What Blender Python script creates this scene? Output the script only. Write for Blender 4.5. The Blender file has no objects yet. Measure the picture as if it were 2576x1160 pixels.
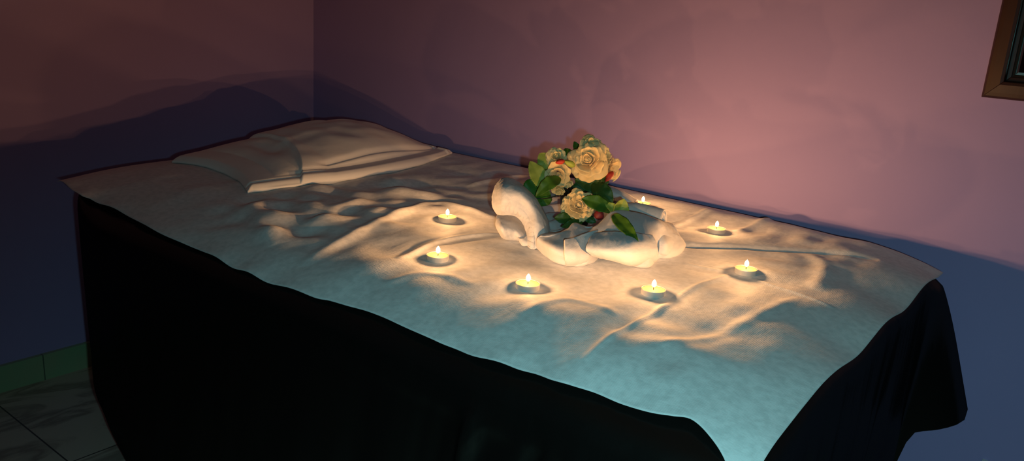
import bpy, bmesh, math, random
import numpy as np
from mathutils import Vector, Matrix
random.seed(7)
PI = math.pi
C = bpy.context.scene.collection
TOP = 0.72                                   # height of the bed top

# ------------------------------------------------------------ helpers
def tag(o, label=None, cat=None, group=None, kind=None):
    if label: o['label'] = label
    if cat: o['category'] = cat
    if group: o['group'] = group
    if kind: o['kind'] = kind
    return o

def mesh_obj(name, verts, faces, mat, parent=None, smooth=True, loc=None):
    me = bpy.data.meshes.new(name)
    me.from_pydata([tuple(map(float, v)) for v in verts], [], faces)
    me.update()
    if smooth:
        me.polygons.foreach_set('use_smooth', [True] * len(me.polygons))
    if mat: me.materials.append(mat)
    o = bpy.data.objects.new(name, me)
    C.objects.link(o)
    if loc is not None: o.location = loc
    if parent: o.parent = parent
    return o

def empty(name, loc, label=None, cat=None, group=None):
    o = bpy.data.objects.new(name, None)
    o.empty_display_size = .03
    o.location = loc
    C.objects.link(o)
    return tag(o, label, cat, group)

def grid_faces(nu, nv, off=0, wrap=False):
    f = []
    for i in range(nu if wrap else nu - 1):
        for j in range(nv - 1):
            a = i * nv + j; b = ((i + 1) % nu) * nv + j
            f.append((off + a, off + b, off + b + 1, off + a + 1))
    return f

def box(x0, x1, y0, y1, z0, z1):
    v = [(x, y, z) for x in (x0, x1) for y in (y0, y1) for z in (z0, z1)]
    f = [(0, 1, 3, 2), (4, 6, 7, 5), (0, 4, 5, 1), (2, 3, 7, 6), (0, 2, 6, 4), (1, 5, 7, 3)]
    return v, f

def lathe(prof, n=32):
    v = []; f = []
    for r, z in prof:
        for k in range(n):
            a = 2 * PI * k / n
            v.append((r * math.cos(a), r * math.sin(a), z))
    for i in range(len(prof) - 1):
        for k in range(n):
            f.append((i * n + k, i * n + (k + 1) % n, (i + 1) * n + (k + 1) % n, (i + 1) * n + k))
    return v, f

def tube(pts, rad, n=8):
    """tapered tube along points"""
    pts = [Vector(p) for p in pts]
    v = []; f = []
    up = Vector((.3, .2, 1)).normalized()
    for i, p in enumerate(pts):
        t = (pts[min(i + 1, len(pts) - 1)] - pts[max(i - 1, 0)]).normalized()
        a = t.cross(up)
        if a.length < .05: a = t.cross(Vector((1, 0, 0)))
        a.normalize(); b = t.cross(a)
        r = rad[i] if isinstance(rad, (list, tuple)) else rad
        for k in range(n):
            q = 2 * PI * k / n
            v.append(p + a * (r * math.cos(q)) + b * (r * math.sin(q)))
    for i in range(len(pts) - 1):
        for k in range(n):
            f.append((i * n + k, i * n + (k + 1) % n, (i + 1) * n + (k + 1) % n, (i + 1) * n + k))
    f.append(tuple(range(n))[::-1]); f.append(tuple((len(pts) - 1) * n + k for k in range(n)))
    return v, f

def join(*parts):
    V = []; F = []
    for v, f in parts:
        o = len(V); V += list(v); F += [tuple(i + o for i in q) for q in f]
    return V, F

def spline(P, n):
    """Catmull-Rom through the rows of P (k x d) -> n rows, spaced by parameter"""
    P = np.asarray(P, float); k = len(P)
    out = []
    for t in np.linspace(0, k - 1, n):
        i = min(int(t), k - 2); u = t - i
        p0 = P[max(i - 1, 0)]; p1 = P[i]; p2 = P[i + 1]; p3 = P[min(i + 2, k - 1)]
        out.append(.5 * ((2 * p1) + (p2 - p0) * u + (2 * p0 - 5 * p1 + 4 * p2 - p3) * u * u + (3 * p1 - p0 - 3 * p2 + p3) * u ** 3))
    return np.array(out)

# ------------------------------------------------------------ materials
def mat(name, col, rough=.6, metal=0, spec=.5, bump=None, mottle=None, sheen=0, trans=0, coat=0, coord='Object'):
    m = bpy.data.materials.new(name); m.use_nodes = True
    nt = m.node_tree; N = nt.nodes; L = nt.links
    b = N['Principled BSDF']
    b.inputs['Base Color'].default_value = (*col, 1)
    b.inputs['Roughness'].default_value = rough
    b.inputs['Metallic'].default_value = metal
    b.inputs['Specular IOR Level'].default_value = spec
    if sheen:
        b.inputs['Sheen Weight'].default_value = sheen; b.inputs['Sheen Roughness'].default_value = .5
    if coat: b.inputs['Coat Weight'].default_value = coat
    tc = N.new('ShaderNodeTexCoord')
    if mottle:                                  # (scale, second colour, detail, low, high)
        n = N.new('ShaderNodeTexNoise'); n.inputs['Scale'].default_value = mottle[0]
        n.inputs['Detail'].default_value = mottle[2]
        L.new(tc.outputs[coord], n.inputs['Vector'])
        r = N.new('ShaderNodeValToRGB')
        r.color_ramp.elements[0].position = mottle[3]; r.color_ramp.elements[1].position = mottle[4]
        r.color_ramp.elements[0].color = (*mottle[1], 1); r.color_ramp.elements[1].color = (*col, 1)
        L.new(n.outputs['Fac'], r.inputs['Fac']); L.new(r.outputs['Color'], b.inputs['Base Color'])
    prev = None
    for (kind, sc, strength, dist, stretch) in (bump or []):
        mp = N.new('ShaderNodeMapping'); mp.inputs['Scale'].default_value = stretch
        L.new(tc.outputs[coord], mp.inputs['Vector'])
        if kind == 'wave':
            n = N.new('ShaderNodeTexWave'); n.inputs['Distortion'].default_value = 1.0
        else:
            n = N.new('ShaderNodeTexNoise'); n.inputs['Detail'].default_value = 4
        n.inputs['Scale'].default_value = sc
        L.new(mp.outputs[0], n.inputs['Vector'])
        bp = N.new('ShaderNodeBump'); bp.inputs['Strength'].default_value = strength; bp.inputs['Distance'].default_value = dist
        L.new(n.outputs['Fac'], bp.inputs['Height'])
        if prev: L.new(prev.outputs[0], bp.inputs['Normal'])
        prev = bp
    if prev: L.new(prev.outputs[0], b.inputs['Normal'])
    if trans:
        t = N.new('ShaderNodeBsdfTranslucent'); t.inputs['Color'].default_value = (*col, 1)
        mx = N.new('ShaderNodeMixShader'); mx.inputs[0].default_value = trans
        L.new(b.outputs[0], mx.inputs[1]); L.new(t.outputs[0], mx.inputs[2])
        L.new(mx.outputs[0], N['Material Output'].inputs['Surface'])
    return m

PAINT = (.42, .31, .60)
M_wall = mat('lavender_wall_paint', PAINT, .62, spec=.25, bump=[('noise', 3, .25, .02, (1, 1, 1)), ('noise', 160, .08, .002, (1, 1, 1))],
             mottle=(2.2, (.395, .29, .57), 3, .3, .7))
M_wall_left = M_wall
M_ceil = mat('ceiling_paint', (.30, .28, .28), .8)
M_dimwall = mat('violet_wall_darkened_for_bounce', (.16, .12, .22), .7)  # wall colour darkened so the unseen walls bounce back less candlelight
M_sheet = mat('white_nonwoven_sheet', (.80, .79, .80), .75, spec=.25, sheen=.1,
              bump=[('noise', 60, .35, .002, (1, .35, 1)), ('wave', 260, .10, .0006, (.45, .5, 0)), ('noise', 420, .3, .001, (.4, 1, 1))],
              mottle=(85, (.665, .665, .675), 9, .34, .62), trans=.06)
M_case = mat('white_pillowcase_fabric', (.93, .91, .88), .7, spec=.25, bump=[('noise', 7, .35, .012, (1, 1, 1)), ('noise', 380, .2, .001, (1, 1, 1))], trans=.05)
M_towel = mat('white_terry_cotton', (.60, .595, .62), .95, spec=.1, sheen=.1,
              bump=[('noise', 420, .25, .0012, (1, 1, 1)), ('noise', 1100, .4, .0008, (1, 1, 1))])
M_black = mat('black_glossy_leatherette', (.006, .0052, .0052), .26, spec=.14, bump=[('noise', 9, .18, .02, (1.6, 1.6, .35)), ('noise', 300, .06, .001, (1, 1, 1))])
def soft_black(m, fac, rough):
    nt = m.node_tree; N = nt.nodes; L = nt.links; b = N['Principled BSDF']
    d = N.new('ShaderNodeBsdfDiffuse'); d.inputs['Color'].default_value = (.0055, .0048, .0046, 1)
    g = N.new('ShaderNodeBsdfGlossy'); g.inputs['Roughness'].default_value = rough; g.inputs['Color'].default_value = (.9, .9, .85, 1)
    x = N.new('ShaderNodeMixShader'); x.inputs[0].default_value = fac
    if b.inputs['Normal'].links:
        n = b.inputs['Normal'].links[0].from_socket; L.new(n, d.inputs['Normal']); L.new(n, g.inputs['Normal'])
    L.new(d.outputs[0], x.inputs[1]); L.new(g.outputs[0], x.inputs[2]); L.new(x.outputs[0], N['Material Output'].inputs['Surface']); N.remove(b)
soft_black(M_black, .042, .24)
M_tabletop = mat('black_vinyl', (.01, .01, .01), .5)
M_leg = mat('dark_wood_leg', (.05, .025, .012), .5)
M_wood = mat('brown_varnished_wood', (.045, .014, .009), .40, spec=.5, bump=[('noise', 30, .2, .002, (1, 1, .08))], mottle=(24, (.028, .009, .006), 5, .3, .7))
M_dkwood = mat('dark_inner_wood', (.02, .010, .006), .5)
M_mirror = mat('mirror_silver', (.20, .22, .23), .05, metal=1)
M_bevel = mat('mirror_bevel_glass', (.60, .75, .70), .10, metal=1)
M_alu = mat('thin_aluminium_cup', (.88, .86, .84), .48, metal=.75, bump=[('noise', 120, .25, .002, (1, 1, .1))])
M_wax = mat('pale_wax', (.86, .80, .38), .35, spec=.5)
wb = M_wax.node_tree.nodes['Principled BSDF']
wb.inputs['Subsurface Weight'].default_value = .9
wb.inputs['Subsurface Radius'].default_value = (.02, .012, .004)
wb.inputs['Subsurface Scale'].default_value = .6
M_wick = mat('charred_wick', (.03, .02, .015), .9)
M_petal = mat('cream_silk_petal', (.95, .77, .42), .7, spec=.2, sheen=.2, bump=[('noise', 90, .3, .003, (1, 1, 1))], mottle=(38, (.90, .66, .30), 3, .3, .7), trans=.25)
M_petal2 = mat('pale_yellow_silk_petal', (.92, .80, .46), .7, spec=.2, bump=[('noise', 90, .3, .003, (1, 1, 1))], mottle=(38, (.74, .60, .26), 3, .3, .7), trans=.25)
M_leaf = mat('green_fabric_leaf', (.085, .20, .018), .5, spec=.35, bump=[('noise', 120, .25, .002, (1, 1, 1))], mottle=(45, (.055, .14, .014), 3, .3, .7), trans=.2)
M_leafl = mat('light_green_fabric_leaf', (.46, .52, .10), .5, spec=.35, bump=[('noise', 120, .25, .002, (1, 1, 1))], mottle=(40, (.36, .45, .07), 3, .3, .7), trans=.25)
M_leafd = mat('dark_green_fabric_leaf', (.035, .095, .015), .5, spec=.35, bump=[('noise', 120, .25, .002, (1, 1, 1))], trans=.15)
M_red = mat('red_bud_tip', (.50, .04, .02), .6, trans=.15)
M_dred = mat('dark_red_bud', (.16, .012, .015), .6)
M_wire = mat('dark_plastic_stem', (.018, .022, .012), .5)
M_pot = mat('black_plastic_pot', (.006, .006, .006), .4)
M_plastic = mat('white_plastic', (.75, .75, .75), .4)

def floor_mat():
    m = bpy.data.materials.new('marbled_floor_tiles'); m.use_nodes = True
    nt = m.node_tree; N = nt.nodes; L = nt.links; b = N['Principled BSDF']
    b.inputs['Roughness'].default_value = .32
    tc = N.new('ShaderNodeTexCoord')
    mp = N.new('ShaderNodeMapping'); mp.inputs['Location'].default_value = (1.875, -.757, 0)
    L.new(tc.outputs['Object'], mp.inputs['Vector'])
    br = N.new('ShaderNodeTexBrick'); br.offset = 0; br.inputs['Scale'].default_value = 1
    br.inputs['Brick Width'].default_value = .6; br.inputs['Row Height'].default_value = .6
    br.inputs['Mortar Size'].default_value = .0022; br.inputs['Mortar Smooth'].default_value = .2
    L.new(mp.outputs[0], br.inputs['Vector'])
    w = N.new('ShaderNodeTexNoise'); w.inputs['Scale'].default_value = 3.2; w.inputs['Detail'].default_value = 7; w.inputs['Distortion'].default_value = 1.8
    mp2 = N.new('ShaderNodeMapping'); mp2.inputs['Scale'].default_value = (2.2, .8, 1); L.new(tc.outputs['Object'], mp2.inputs['Vector']); L.new(mp2.outputs[0], w.inputs['Vector'])
    r = N.new('ShaderNodeValToRGB'); e = r.color_ramp.elements
    e[0].position = .40; e[0].color = (.50, .45, .38, 1); e[1].position = .56; e[1].color = (.50, .45, .38, 1)
    x = r.color_ramp.elements.new(.485); x.color = (.27, .23, .19, 1)
    L.new(w.outputs['Fac'], r.inputs['Fac'])
    mx = N.new('ShaderNodeMix'); mx.data_type = 'RGBA'
    L.new(br.outputs['Fac'], mx.inputs[0]); L.new(r.outputs['Color'], mx.inputs[6]); mx.inputs[7].default_value = (.06, .05, .045, 1)
    L.new(mx.outputs[2], b.inputs['Base Color'])
    return m
M_floor = floor_mat()

def skirting_mat():
    m = mat('green_marbled_skirting_tile', (.26, .42, .24), .35, spec=.4, mottle=(9, (.34, .40, .24), 5, .3, .7))
    nt = m.node_tree; N = nt.nodes; L = nt.links; b = N['Principled BSDF']
    tc = N.new('ShaderNodeTexCoord'); sp = N.new('ShaderNodeSeparateXYZ'); L.new(tc.outputs['Object'], sp.inputs[0])
    a = N.new('ShaderNodeMath'); a.operation = 'ADD'; a.inputs[1].default_value = -.9075; L.new(sp.outputs['Y'], a.inputs[0])
    p = N.new('ShaderNodeMath'); p.operation = 'PINGPONG'; p.inputs[1].default_value = .3; L.new(a.outputs[0], p.inputs[0])
    c = N.new('ShaderNodeMath'); c.operation = 'LESS_THAN'; c.inputs[1].default_value = .0016; L.new(p.outputs[0], c.inputs[0])
    mx = N.new('ShaderNodeMix'); mx.data_type = 'RGBA'; src = b.inputs['Base Color'].links[0].from_socket
    L.new(c.outputs[0], mx.inputs[0]); L.new(src, mx.inputs[6]); mx.inputs[7].default_value = (.10, .13, .09, 1)
    L.new(mx.outputs[2], b.inputs['Base Color'])
    return m
M_skirt = skirting_mat()

def flame_mat():
    m = bpy.data.materials.new('candle_flame'); m.use_nodes = True
    nt = m.node_tree; N = nt.nodes; L = nt.links; N.remove(N['Principled BSDF'])
    e = N.new('ShaderNodeEmission'); e.inputs['Color'].default_value = (1, .72, .34, 1); e.inputs['Strength'].default_value = 7
    t = N.new('ShaderNodeBsdfTransparent'); a = N.new('ShaderNodeAddShader')
    L.new(e.outputs[0], a.inputs[0]); L.new(t.outputs[0], a.inputs[1]); L.new(a.outputs[0], N['Material Output'].inputs['Surface'])
    return m
M_flame = flame_mat()

# ------------------------------------------------------------ the room
XL, YB, XR, YF, ZC = -2.375, 1.9, 2.6, -2.2, 2.6
def struct(name, vf, m, label=None):
    o = mesh_obj(name, vf[0], vf[1], m, smooth=False)
    tag(o, label, None, None, 'structure'); return o
struct('floor', box(XL - .12, XR + .12, YF - .12, YB + .12, -.06, 0), M_floor, 'pale marbled floor tiles beside the bed')
struct('ceiling', box(XL - .12, XR + .12, YF - .12, YB + .12, ZC, ZC + .1), M_ceil, 'plain ceiling')
struct('wall_back', box(XL - .12, XR + .12, YB, YB + .12, 0, ZC), M_wall, 'lavender wall along the long side of the bed')
struct('wall_left', box(XL - .12, XL, YF, YB, 0, ZC), M_wall_left, 'lavender wall beyond the pillow')
struct('wall_right', box(XR, XR + .12, YF, YB, 0, ZC), M_dimwall, 'violet wall out of view at the right, darkened to cut bounced light')
struct('wall_front', box(XL - .12, XR + .12, YF - .12, YF, 0, ZC), M_dimwall, 'violet wall unseen behind the viewer, darkened to cut bounced light')
o = struct('baseboard_left', box(XL, XL + .014, YF, YB, 0, .079), M_skirt, 'green marbled skirting tiles under the left wall')
struct('baseboard_back', box(XL + .014, XR, YB - .014, YB, 0, .079), M_skirt, 'green marbled skirting tiles under the long wall')

# ------------------------------------------------------------ bed surface height
def fbm(seed, lam, n=26):
    rs = np.random.RandomState(seed)
    k = 2 * PI / (lam * rs.uniform(.65, 1.6, n)); a = rs.uniform(0, PI * 2, n); ph = rs.uniform(0, 2 * PI, n)
    return k * np.cos(a), k * np.sin(a), ph, n
def ev(F, x, y):
    kx, ky, ph, n = F
    s = 0
    for i in range(n): s = s + np.sin(kx[i] * x + ky[i] * y + ph[i])
    return s / math.sqrt(n / 2.)
F1, F2, F3, F4 = fbm(3, .20), fbm(5, .075), fbm(9, .45, 14), fbm(21, .12)

CANDLES = [(-1.0465, 1.1719), (-0.8781, 0.9638), (-0.6888, 0.9655), (-0.5365, 1.0902), (-0.4743, 1.3076), (-0.6345, 1.5447), (-0.8486, 1.6185)]

# wrinkle lines in the sheet: points, height, width toward / away
RIDGES = [
 ([(-0.6716, 1.3690), (-0.6098, 1.4146), (-0.5298, 1.4945), (-0.4518, 1.5634), (-0.3996, 1.5932), (-0.3313, 1.6150)], -.0075, .0125),
 ([(-1.0511, 0.8172), (-1.0816, 0.9383), (-1.1329, 1.1012), (-1.1656, 1.2573), (-1.0806, 1.2654), (-0.9914, 1.2629)], .007, .014),
 ([(-0.9249, 0.9154), (-0.9390, 0.9871), (-0.9468, 1.0467), (-0.9432, 1.1086), (-0.9138, 1.1794)], .0050, .008),
 ([(-0.4911, 0.8236), (-0.4947, 0.8983), (-0.4976, 1.0156), (-0.5062, 1.1655), (-0.4888, 1.3007)], .0032, .0055),
 ([(-0.5833, 1.2928), (-0.5004, 1.2938), (-0.3860, 1.2863), (-0.3086, 1.2639)], .0022, .005),
 ([(-0.7177, 1.5092), (-0.7268, 1.6025), (-0.7278, 1.7286)], .0040, .008),
 ([(-0.6079, 1.5826), (-0.6045, 1.6830), (-0.6037, 1.8007)], .0045, .010),
 ([(-1.1561, 0.8386), (-1.2607, 0.8794), (-1.3660, 0.9441), (-1.4083, 1.0329)], .0045, .016),
 ([(-1.1932, 0.9654), (-1.2410, 1.0548), (-1.2663, 1.1643)], .0045, .018),
 ([(-0.4314, 0.9042), (-0.4001, 0.9950), (-0.3822, 1.1224), (-0.3661, 1.2666)], .0028, .012),
 ([(-0.6320, 0.8737), (-0.6126, 0.9667), (-0.5239, 0.9687)], .0020, .010),
 ([(-0.8752, 0.8327), (-0.8397, 0.9031), (-0.7511, 0.9173)], .0022, .010),
 ([(-1.2303, 1.4510), (-1.2345, 1.5629), (-1.2328, 1.6947)], .0050, .012),
 ([(-0.4386, 1.5468), (-0.3852, 1.4606), (-0.3607, 1.3292)], .0040, .016),
]
def ridge(x, y, pts, h, w):
    P = spline(pts, 40); best = np.full(np.shape(x), 1e9); tt = np.zeros(np.shape(x))
    for i in range(len(P) - 1):
        ax, ay = P[i]; bx, by = P[i + 1]; dx, dy = bx - ax, by - ay; L2 = dx * dx + dy * dy + 1e-12
        t = np.clip(((x - ax) * dx + (y - ay) * dy) / L2, 0, 1)
        d = np.hypot(x - ax - t * dx, y - ay - t * dy)
        mk = d < best; best = np.where(mk, d, best); tt = np.where(mk, (i + t) / (len(P) - 1), tt)
    return h * np.exp(-(best / w) ** 2) * np.clip(np.minimum(tt, 1 - tt) * 6, 0, 1) ** .7

def sstep(a, b, v):
    t = np.clip((v - a) / (b - a), 0, 1); return t * t * (3 - 2 * t)

def H(x, y):
    """height of the sheet over the bed"""
    x = np.asarray(x, float); y = np.asarray(y, float)
    z = np.full(x.shape, TOP)
    wob = .018 * np.sin(x * 17 + 1) + .010 * np.sin(x * 41)
    # soft rounding toward the four edges
    y0 = .935 + wob + .09 * sstep(-1.0, -1.45, x)
    t = np.clip((y0 - y) / (y0 - .76), 0, None); z = z - .046 * t ** 2.1 * (1 - .7 * sstep(-1.60, -1.88, x))
    t = np.clip(x + .385 + .02 * np.sin(y * 23), 0, None); z = z - 1.0 * t * t
    t = np.clip(-1.72 - x, 0, None); z = z - .35 * t * t
    t = np.clip(y - 1.70, 0, None); z = z - 1.0 * t * t
    # ripples, smaller where the candles stand
    calm = 1 - .72 * np.exp(-(((x + .72) / .42) ** 2 + ((y - 1.25) / .33) ** 2))
    ed = .12 + .88 * sstep(.77, .93, y) * sstep(-.26, -.42, x) * sstep(-1.98, -1.75, x) * sstep(1.80, 1.62, y)
    headq = 1 - .6 * sstep(-1.30, -1.5, x)
    z = z + ed * calm * headq * (.0024 * ev(F1, x, y) + .0010 * ev(F2, x, y) + .0020 * ev(F3, x, y))
    z = z - .006 * sstep(-1.35, -1.7, x) * sstep(1.12, .86, y)
    lump = sstep(-1.0, -1.2, x) * sstep(-1.50, -1.34, x)
    z = z + lump * (.0036 * ev(F4, x, y) + .0010 * ev(F2, x + 1, y)) * sstep(.78, .90, y) * sstep(1.5, 1.3, y)
    r = np.zeros(x.shape)
    for pts, h, w in RIDGES: r = r + ridge(x, y, pts, h, w)
    d = np.full(x.shape, 9.)
    for cx, cy in CANDLES: d = np.minimum(d, np.hypot(x - cx, y - cy))
    z = z + r * sstep(.022, .05, d)
    return z
def h1(x, y): return float(H(np.array([x]), np.array([y]))[0])

# ------------------------------------------------------------ white sheet
near = [(-1.925, 0.806), (-1.7652, 0.778), (-1.7191, 0.786), (-1.6558, 0.791), (-1.5946, 0.7922), (-1.5022, 0.7815), (-1.4145, 0.7727), (-1.3202, 0.775), (-1.2491, 0.7701), (-1.1271, 0.764), (-1.0333, 0.7659), (-0.9604, 0.7679), (-0.9243, 0.7744), (-0.8663, 0.7805), (-0.8186, 0.7807), (-0.7572, 0.7773), (-0.702, 0.7768), (-0.6667, 0.779), (-0.6255, 0.7767), (-0.5749, 0.782), (-0.5415, 0.7861), (-0.5087, 0.7819), (-0.481, 0.7846), (-0.4483, 0.7912), (-0.4111, 0.7924), (-0.3747, 0.7941), (-0.3516, 0.8), (-0.3309, 0.8072), (-0.3041, 0.8008), (-0.277, 0.7873), (-0.244, 0.758)]
far = [(-2.035, 1.835), (-1.632, 1.84), (-1.022, 1.811), (-.635, 1.76), (-.452, 1.742), (-.235, 1.735)]
NU, NV = 480, 290
nr = spline(near, 200); fr = spline(far, 200)
def resample(P, n, x0, x1):
    xs = np.linspace(x0, x1, n); o = np.argsort(P[:, 0]); return np.stack([xs, np.interp(xs, P[o, 0], P[o, 1])], 1)
A = resample(nr, NU, near[0][0], near[-1][0]); B = resample(fr, NU, far[0][0], far[-1][0])
v = np.linspace(0, 1, NV)[None, :, None]
G = A[:, None, :] * (1 - v) + B[:, None, :] * v
vv = v[0, :, 0]
# the head end bows outward, the foot end is nearly straight
hx = np.interp(vv, [0, .12, .3, .5, 1], [0, -.022, -.035, -.02, 0]); wu = np.linspace(1, 0, NU)[:, None] ** 6
G[:, :, 0] += wu * hx[None, :]
X, Y = G[:, :, 0], G[:, :, 1]
Z = H(X, Y)
# outside the mattress the sheet hangs a little
def outline(n=400):
    """rounded outline of the bed: head corner toward the viewer has a large radius"""
    x0, x1, y0, y1 = -1.94, -.250, .772, 1.79
    rs = {'a': .25, 'b': .07, 'c': .025, 'd': .12}
    pts = []
    for (cx, cy, r, a0) in ((x0 + rs['a'], y0 + rs['a'], rs['a'], PI), (x1 - rs['b'], y0 + rs['b'], rs['b'], 1.5 * PI), (x1 - rs['c'], y1 - .055 - rs['c'], rs['c'], 0), (x0 + rs['d'], y1 - rs['d'], rs['d'], .5 * PI)):
        for k in range(13):
            a = a0 + k / 12 * PI / 2; pts.append((cx + r * math.cos(a), cy + r * math.sin(a)))
    pts = np.array(pts + [pts[0]])
    s = np.concatenate([[0], np.cumsum(np.hypot(*np.diff(pts, axis=0).T))]); q = np.linspace(0, s[-1], n, endpoint=False)
    return np.stack([np.interp(q, s, pts[:, 0]), np.interp(q, s, pts[:, 1])], 1)
OUT = outline(520)
def outside(x, y):
    """distance outside the rounded outline (0 within)"""
    x = np.asarray(x, float); y = np.asarray(y, float)
    P = outline(160); Q = np.roll(P, -1, 0); best = np.full(x.shape, 9.); ins = np.zeros(x.shape, bool)
    for (ax, ay), (bx, by) in zip(P, Q):
        dx, dy = bx - ax, by - ay; t = np.clip(((x - ax) * dx + (y - ay) * dy) / (dx * dx + dy * dy), 0, 1)
        best = np.minimum(best, np.hypot(x - ax - t * dx, y - ay - t * dy))
        c = ((ay > y) != (by > y)) & (x < (bx - ax) * (y - ay) / (by - ay + 1e-12) + ax); ins ^= c
    return np.where(ins, 0, best)
OD = outside(X, Y)
Z = Z - 1.0 * OD ** 2
edge = np.exp(-((vv[None, :]) / .03) ** 2)
Z = Z + edge * .0025 * np.sin(X * 38 + 2 * np.sin(X * 11)) + .0018
cor = np.exp(-(((X + .245) / .07) ** 2 + ((Y - .735) / .07) ** 2)); Z = Z - .02 * cor     # foot corner sags over the side
V = np.stack([X, Y, Z], 2).reshape(-1, 3)
sheet = mesh_obj('bed_sheet', V, grid_faces(NU, NV), M_sheet)
tag(sheet, 'wrinkled white disposable sheet spread over the black covered bed', 'bed sheet')
so = sheet.modifiers.new('thin', 'SOLIDIFY'); so.thickness = .0006; so.offset = 1

# ------------------------------------------------------------ black glossy cover with skirt
def make_cover():
    n = len(OUT); c = OUT.mean(0); rows = []
    hz = H(OUT[:, 0], OUT[:, 1]) - .006
    for k in np.linspace(.05, .985, 30):
        P = c + (OUT - c) * k
        z = H(P[:, 0], P[:, 1]) - .010
        rows.append(np.column_stack([P, z]))
    d = np.roll(OUT, -1, 0) - np.roll(OUT, 1, 0); nrm = np.stack([d[:, 1], -d[:, 0]], 1); nrm /= np.linalg.norm(nrm, axis=1)[:, None]
    x, y = OUT[:, 0], OUT[:, 1]
    ds = np.hypot(*np.diff(np.vstack([OUT, OUT[:1]]), axis=0).T); s = np.cumsum(ds)
    isnear = sstep(1.0, .80, y); foot = sstep(-.36, -.26, x)
    # hem height
    hem = np.full(n, .03)
    back = sstep(1.575, 1.655, y) ** .7 * sstep(-1.2, -.6, x)
    hem = hem + back * .355 + .04 * np.exp(-((y - 1.74) / .05) ** 2) * foot
    hem = hem + sstep(1.75, 1.78, y) * (1 - foot) * .25
    corner = np.exp(-(((x + .25) / .07) ** 2 + ((y - 1.735) / .075) ** 2))
    head = np.exp(-(((x + 1.90) / .20) ** 2 + ((y - .86) / .16) ** 2))
    m = 46
    for j in range(m):
        t = j / (m - 1)
        zt = hz - .004; z = zt - (zt - hem) * t
        drop = zt - z
        amp = .013 * sstep(.0, .30, drop) + .001
        fold = np.sin(s * 30 + 1.3 * np.sin(s * 9) + 2.5 * drop) * (.5 + .5 * np.sin(s * 5.2 + .7)) + .35 * np.sin(s * 62 + drop * 12 + np.sin(s * 21))
        foldw = .25 + 1.0 * np.exp(-((x + .42) / .26) ** 2) * isnear + .55 * foot + .35 * head
        out = amp * fold * foldw * .9 + .0080 * np.sin(s * 118 + 3 * np.sin(s * 23) + drop * 34) * np.exp(-((x + .42) / .20) ** 2) * isnear * sstep(.04, .10, drop)
        # long creased fold two thirds along the near side
        out = out + .020 * isnear * np.exp(-((x + .60 + .10 * drop ** .8) / .012) ** 2) * sstep(.03, .09, drop) * (1 - sstep(.25, .45, drop))
        # pressed crease running parallel to the top edge
        out = out + .004 * np.exp(-((drop - .055) / .004) ** 2) * isnear * sstep(-1.0, -.7, x)
        out = out + .012 * sstep(0, .02, drop) * (1 - .8 * head)
        out = out + .16 * drop * np.exp(-((x + .40) / .22) ** 2) * isnear * np.exp(-drop / .5)
        out = out + corner * .12 * (drop / .32) ** .8
        out = out - .11 * sstep(-1.50, -1.80, x) * sstep(.40, .70, drop) ** 1.5
        P = OUT + nrm * out[:, None]
        rows.append(np.column_stack([P, z]))
    R = np.array(rows)                                  # rows x n x 3
    R[:, :, 1] = np.minimum(R[:, :, 1], YB - .03)
    V = R.reshape(-1, 3); F = []
    for i in range(len(rows) - 1):
        for k in range(n):
            F.append((i * n + k, i * n + (k + 1) % n, (i + 1) * n + (k + 1) % n, (i + 1) * n + k))
    F.append(tuple(range(n)))
    F = [f[::-1] for f in F]
    return V, F
cv, cf = make_cover()
cover = mesh_obj('bed_cover', cv, cf, M_black)
tag(cover, 'glossy black leatherette cover hanging down the sides of the bed', 'bed cover')

# the padded bed that carries it all (hidden under the cover)
bed = empty('treatment_bed', (-1.12, 1.27, 0), 'treatment bed hidden under the long black hanging cover', 'bed')
def inner(P, d):
    c = P.mean(0); return c + (P - c) * (1 - d)
I = inner(OUT[::8], .05)
n = len(I)
v_ = [(x + 1.12, y - 1.27, z) for z in (.60, .665) for x, y in I]
f_ = [tuple(range(n))[::-1], tuple(range(n, 2 * n))] + [(k, (k + 1) % n, n + (k + 1) % n, n + k) for k in range(n)]
mesh_obj('tabletop', v_, f_, M_tabletop, bed, smooth=False)
for lx, ly in ((-1.62, .93), (-.42, .93), (-1.75, 1.60), (-.42, 1.60)):
    mesh_obj('leg', *box(lx + 1.12 - .03, lx + 1.12 + .03, ly - 1.27 - .03, ly - 1.27 + .03, 0, .60), M_leg, bed, smooth=False)

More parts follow.
